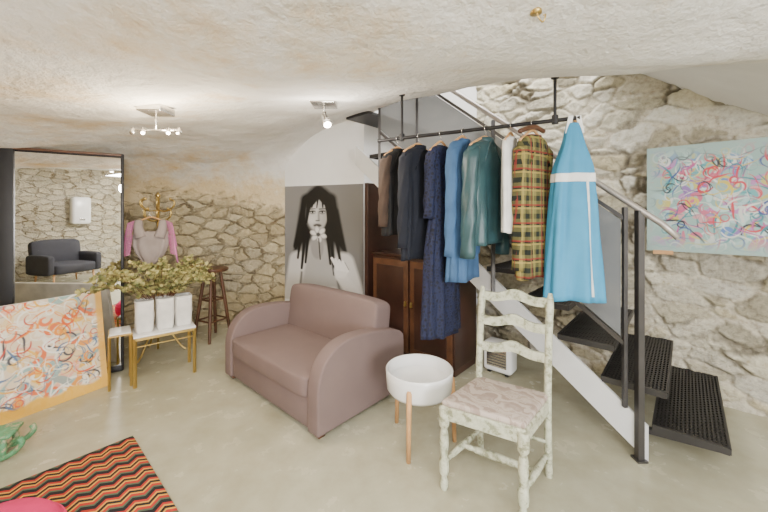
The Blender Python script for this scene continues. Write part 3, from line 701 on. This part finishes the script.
# ---------------------------------------------------------------- coat stand with top
cs=empty('brass_coat_stand',(-2.30,3.47,0))
mb=MB(); mb.tube([(0,0,.05),(0,0,1.60)],.012,12); mb.tube([(0,0,1.58),(0,0,1.61),(0,0,1.64)],[.012,.024,.004],12)
for k in range(3):
    a=k*2.09+.4; mb.tube(interp([(0,0,.28),(.1*math.cos(a),.1*math.sin(a),.22),(.2*math.cos(a),.2*math.sin(a),.06),(.25*math.cos(a),.25*math.sin(a),.012)],5),.010,8)
for k in range(6):
    a=k*1.047; c,s=math.cos(a),math.sin(a)
    for zz,sc in((1.50,1.25),(1.40,1.0)):
        mb.tube(interp([(0,0,zz-.04),(.06*c*sc,.06*s*sc,zz-.05),(.12*c*sc,.12*s*sc,zz-.01),(.13*c*sc,.13*s*sc,zz+.05),(.10*c*sc,.10*s*sc,zz+.07)],4),.007,8)
        mb.tube([(.10*c*sc,.10*s*sc,zz+.062),(.10*c*sc,.10*s*sc,zz+.074),(.10*c*sc,.10*s*sc,zz+.086)],[.006,.013,.004],8)
mb.out('frame',M['brass'],cs,True)
tp=empty('fringed_knit_top',(-2.28,3.34,1.43),rad(20)); hanger(tp,-.04,.16,M['lwood'])
mb=MB()
def tri_top(z,hw_): return ring(hw_,.045,0,0,z,False,.006,6,1)
for sx in(-1,1): mb.tube(interp([(sx*.10,-.01,-.07),(sx*.10,-.02,-.15),(sx*.075,-.03,-.24)],4),[.03,.034,.038,.04,.042,.045,.048,.05,.05],12)
mb.rings([tri_top(z,h) for z,h in((-.18,.14),(-.24,.15),(-.32,.15),(-.40,.12),(-.47,.07),(-.53,.03))]); mb.out('knit_body',M['rose'],tp,True)
mb=MB()
for sx in(-1,1):
    for k in range(22):
        z=-.08-.015*k; x=sx*(.13+.003*k*(1 if k<9 else .6)); mb.tube([(x,-.02,z),(x+sx*.05,-.03,z-.02),(x+sx*.07,-.03,z-.13)],.006,5)
mb.out('fringe',M['fringe'],tp,True)
# ---------------------------------------------------------------- wooden stool
sl=empty('round_wooden_stool',(-1.96,3.9,0),.3)
mb=MB(); mb.rings([[(r*math.cos(2*math.pi*k/36),r*math.sin(2*math.pi*k/36),z) for k in range(36)] for r,z in((.13,.765),(.16,.77),(.168,.785),(.165,.80),(.15,.806),(.06,.80),(.01,.799))])
for k in range(4):
    a=k*math.pi/2; c,s=math.cos(a),math.sin(a); P_=lambda z:(c*(.19-.11*z/.77),s*(.19-.11*z/.77),z)
    mb.tube([P_(0),P_(.3),P_(.77)],[.015,.019,.017],10)
    a2=a+math.pi/2
    for z in(.22,.45): mb.tube([P_(z),(math.cos(a2)*(.19-.11*z/.77),math.sin(a2)*(.19-.11*z/.77),z)],.010,8)
asm(mb.out('stool_body',M['bwood'],sl))
# ---------------------------------------------------------------- rug, pouf, green toy
P0=Vector((-1.598,2.171,0))
rg_=empty('zigzag_woven_rug',(P0.x,P0.y,0),math.atan2(-.664,.748))
box('weave',(.85,-.62,.006),(1.7,1.24,.012),M['rug'],rg_,.003,seg=2)
pf=empty('magenta_pouf',(-1.49,1.25,.012))
mb=MB(); mb.rings([[(r*.83*math.cos(2*math.pi*k/48)*(1+.012*math.sin(8*2*math.pi*k/48)),r*.83*math.sin(2*math.pi*k/48),z*.66) for k in range(48)] for r,z in((.20,0),(.26,.03),(.285,.10),(.29,.18),(.275,.26),(.24,.31),(.16,.335),(.05,.34),(.01,.34))]); mb.out('cushion_body',M['pink'],pf,True)
mb=MB(); mb.tube([(.236*math.cos(2*math.pi*k/40)*1.0,.236*math.sin(2*math.pi*k/40),.15) for k in range(41)],.008,8); mb.out('piping',M['pink'],pf,True)
gb=empty('green_wooden_rocker_toy',(-2.30,1.97,0),rad(25))
mb=MB(); 
for y in(-.07,.07):
    mb.tube(interp([(-.19,y,.075),(-.12,y,.03),(0,y,.018),(.12,y,.03),(.18,y,.085),(.17,y,.12)],5),.015,10)
    for x in(-.1,.1): mb.tube([(x,y,.03),(x,y,.07),(x,y*.8,.13)],[.012,.018,.012],10)
for x in(-.1,.1): mb.tube([(x,-.07,.06),(x,.07,.06)],.011,8)
asm(mb.out('frame',M['green'],gb)); box('seat',(0,0,.14),(.27,.16,.022),M['green'],gb,.01)
# ---------------------------------------------------------------- ceiling fixtures
def on_ceil(px,py):
    d=Vector(((px-384)/F,1,(YH-py)/F)); h=bvh.ray_cast(Vector((0,0,H)),d.normalized()); return h[0]
def spot(name,px,py,kind):
    p=on_ceil(px,py); e=empty(name,(p.x,p.y,p.z)); k=p.y/341
    box('ceiling_plate',(0,0,-.012),(24*k,24*k,.045),M['chrome'],e,.006)
    if kind==0:
        d=-22*k; h=23*k
        mb=MB(); mb.tube([(0,0,-.03),(0,0,d)],.007,10); mb.tube([(-h,0,d),(h,0,d)],.006,10)
        for x in(-h,-h*.55,h*.55,h): mb.tube([(x,0,d+.015),(x,0,d-.005),(x+.01,-.02,d-.022)],[.008,.013,.015],14)
        mb.out('bar_and_heads',M['chrome'],e,True)
        mb=MB()
        for x in(-h*.55,h*.55): mb.tube([(x+.01,-.021,d-.0225),(x+.012,-.023,d-.025)],.010,12)
        mb.out('bulbs',M['bulb'],e); lp=(p.x+.1,p.y-.05,p.z+d-.12)
    else:
        mb=MB(); mb.tube([(0,0,-.03),(0,0,-.09)],.009,10); mb.tube([(.0,.02,-.08),(0,0,-.11),(.03,-.05,-.17),(.035,-.06,-.185)],[.015,.022,.032,.034],16); mb.out('spot_head',M['chrome'],e,True)
        mb=MB(); mb.tube([(.035,-.06,-.186),(.037,-.064,-.192)],.026,14); mb.out('bulb',M['bulb'],e); lp=(p.x+.05,p.y-.1,p.z-.32)
    return lp
l1=spot('ceiling_spot_bar',156,108,0); l2=spot('ceiling_spotlight',324,101,1)
p=on_ceil(536,12); e=empty('ceiling_cable_outlet',(p.x,p.y,p.z))
mb=MB(); mb.tube(interp([(0,0,.01),(.01,0,-.02),(.03,.01,-.03),(.035,0,-.01),(.02,-.015,-.02)],5),.003,6); mb.tube([(0,0,.01),(0,0,-.006)],.02,14); mb.out('wires',M['brass'],e,True)
e=empty('ceiling_spot_bar',(-.5,-1.6,ceil_z(-.5,-1.6)))
box('ceiling_plate',(0,0,-.012),(.15,.15,.05),M['chrome'],e,.006)
mb=MB(); mb.tube([(0,0,-.03),(0,0,-.15)],.010,10); mb.tube([(-.25,0,-.15),(.25,0,-.15)],.008,10)
for x in(-.25,.25): mb.tube([(x,0,-.13),(x,0,-.17),(x,0,-.2)],[.014,.026,.03],14)
mb.out('bar_and_heads',M['chrome'],e,True); mb=MB()
for x in(-.25,.25): mb.tube([(x,0,-.201),(x,0,-.215)],.026,12)
mb.out('bulbs',M['bulb'],e)
# ---------------------------------------------------------------- behind camera (seen in mirror)
ac=empty('charcoal_armchair',(-1.2,-2.5,0),rad(165))
cushion('seat',(0,0,.33),(.74,.66,.2),M['grey_fab'],ac,.02); cushion('backrest',(0,.30,.60),(.86,.16,.56),M['grey_fab'],ac,.02,rx=-.15,bev=.06)
cushion('arm_l',(-.42,.02,.42),(.13,.66,.38),M['grey_fab'],ac,.01); cushion('arm_r',(.42,.02,.42),(.13,.66,.38),M['grey_fab'],ac,.01)
for x in(-.36,.36):
    for y in(-.26,.28): mb=MB(); mb.tube([(x,y,0),(x*.95,y*.95,.25)],[.012,.02],10); mb.out('leg',M['lwood'],ac,True)
wh=empty('wall_water_heater',(-.72,-3.33,1.5)); box('tank',(0,0,0),(.34,.24,.62),M['gloss_white'],wh,.05); box('dial',(0,.125,-.2),(.1,.01,.05),M['chrome'],wh,.004)
# ---------------------------------------------------------------- lights
def area(nm,loc,rot,sx,sy,en,c=(1,1,1)):
    l=bpy.data.lights.new(nm,'AREA'); l.shape='RECTANGLE'; l.size=sx;l.size_y=sy; l.energy=en; l.color=c
    o=bpy.data.objects.new(nm,l); o.location=loc;o.rotation_euler=rot; link(o)
def point(nm,loc,en,r=.1,c=(1,.9,.78)):
    l=bpy.data.lights.new(nm,'POINT'); l.energy=en; l.shadow_soft_size=r; l.color=c
    o=bpy.data.objects.new(nm,l); o.location=loc; link(o)
area('added_window_fill',(1.9,-3.3,1.35),(rad(90),0,0),1.6,1.0,250,(.97,.98,1))  # added area lamp inside the unseen rear window, brightens the room
sc_=st(1.1,.5); area('stairwell_fill',(sc_.x,sc_.y,3.6),(0,0,math.atan2(.664,-.748)),2.4,.8,90,(1,.99,.97))  # added area lamp under the closed stairwell ceiling, no roof opening
area('overhead_fill',(-.2,-.6,2.15),(0,0,0),1.6,1.2,125,(1,.98,.945))  # added overhead fill behind the camera, belongs to no fixture
point('lamp_spot_bar',l1,36,.08,(1,.84,.60)); point('lamp_spotlight',l2,22,.08,(1,.92,.80)); point('lamp_rear',(-.5,-1.6,1.95),80,.12,(1,.94,.86))
w=bpy.data.worlds.new('world'); S.world=w; w.use_nodes=True; w.node_tree.nodes['Background'].inputs[0].default_value=(.95,.97,1,1); w.node_tree.nodes['Background'].inputs[1].default_value=.6
# ---------------------------------------------------------------- camera
c=bpy.data.cameras.new('camera'); c.sensor_width=36; c.lens=F/768*36; c.shift_y=-(256-YH)/768; c.clip_start=.05
o=bpy.data.objects.new('camera',c); o.location=(0,0,H); o.rotation_euler=(rad(90),0,0); link(o); S.camera=o
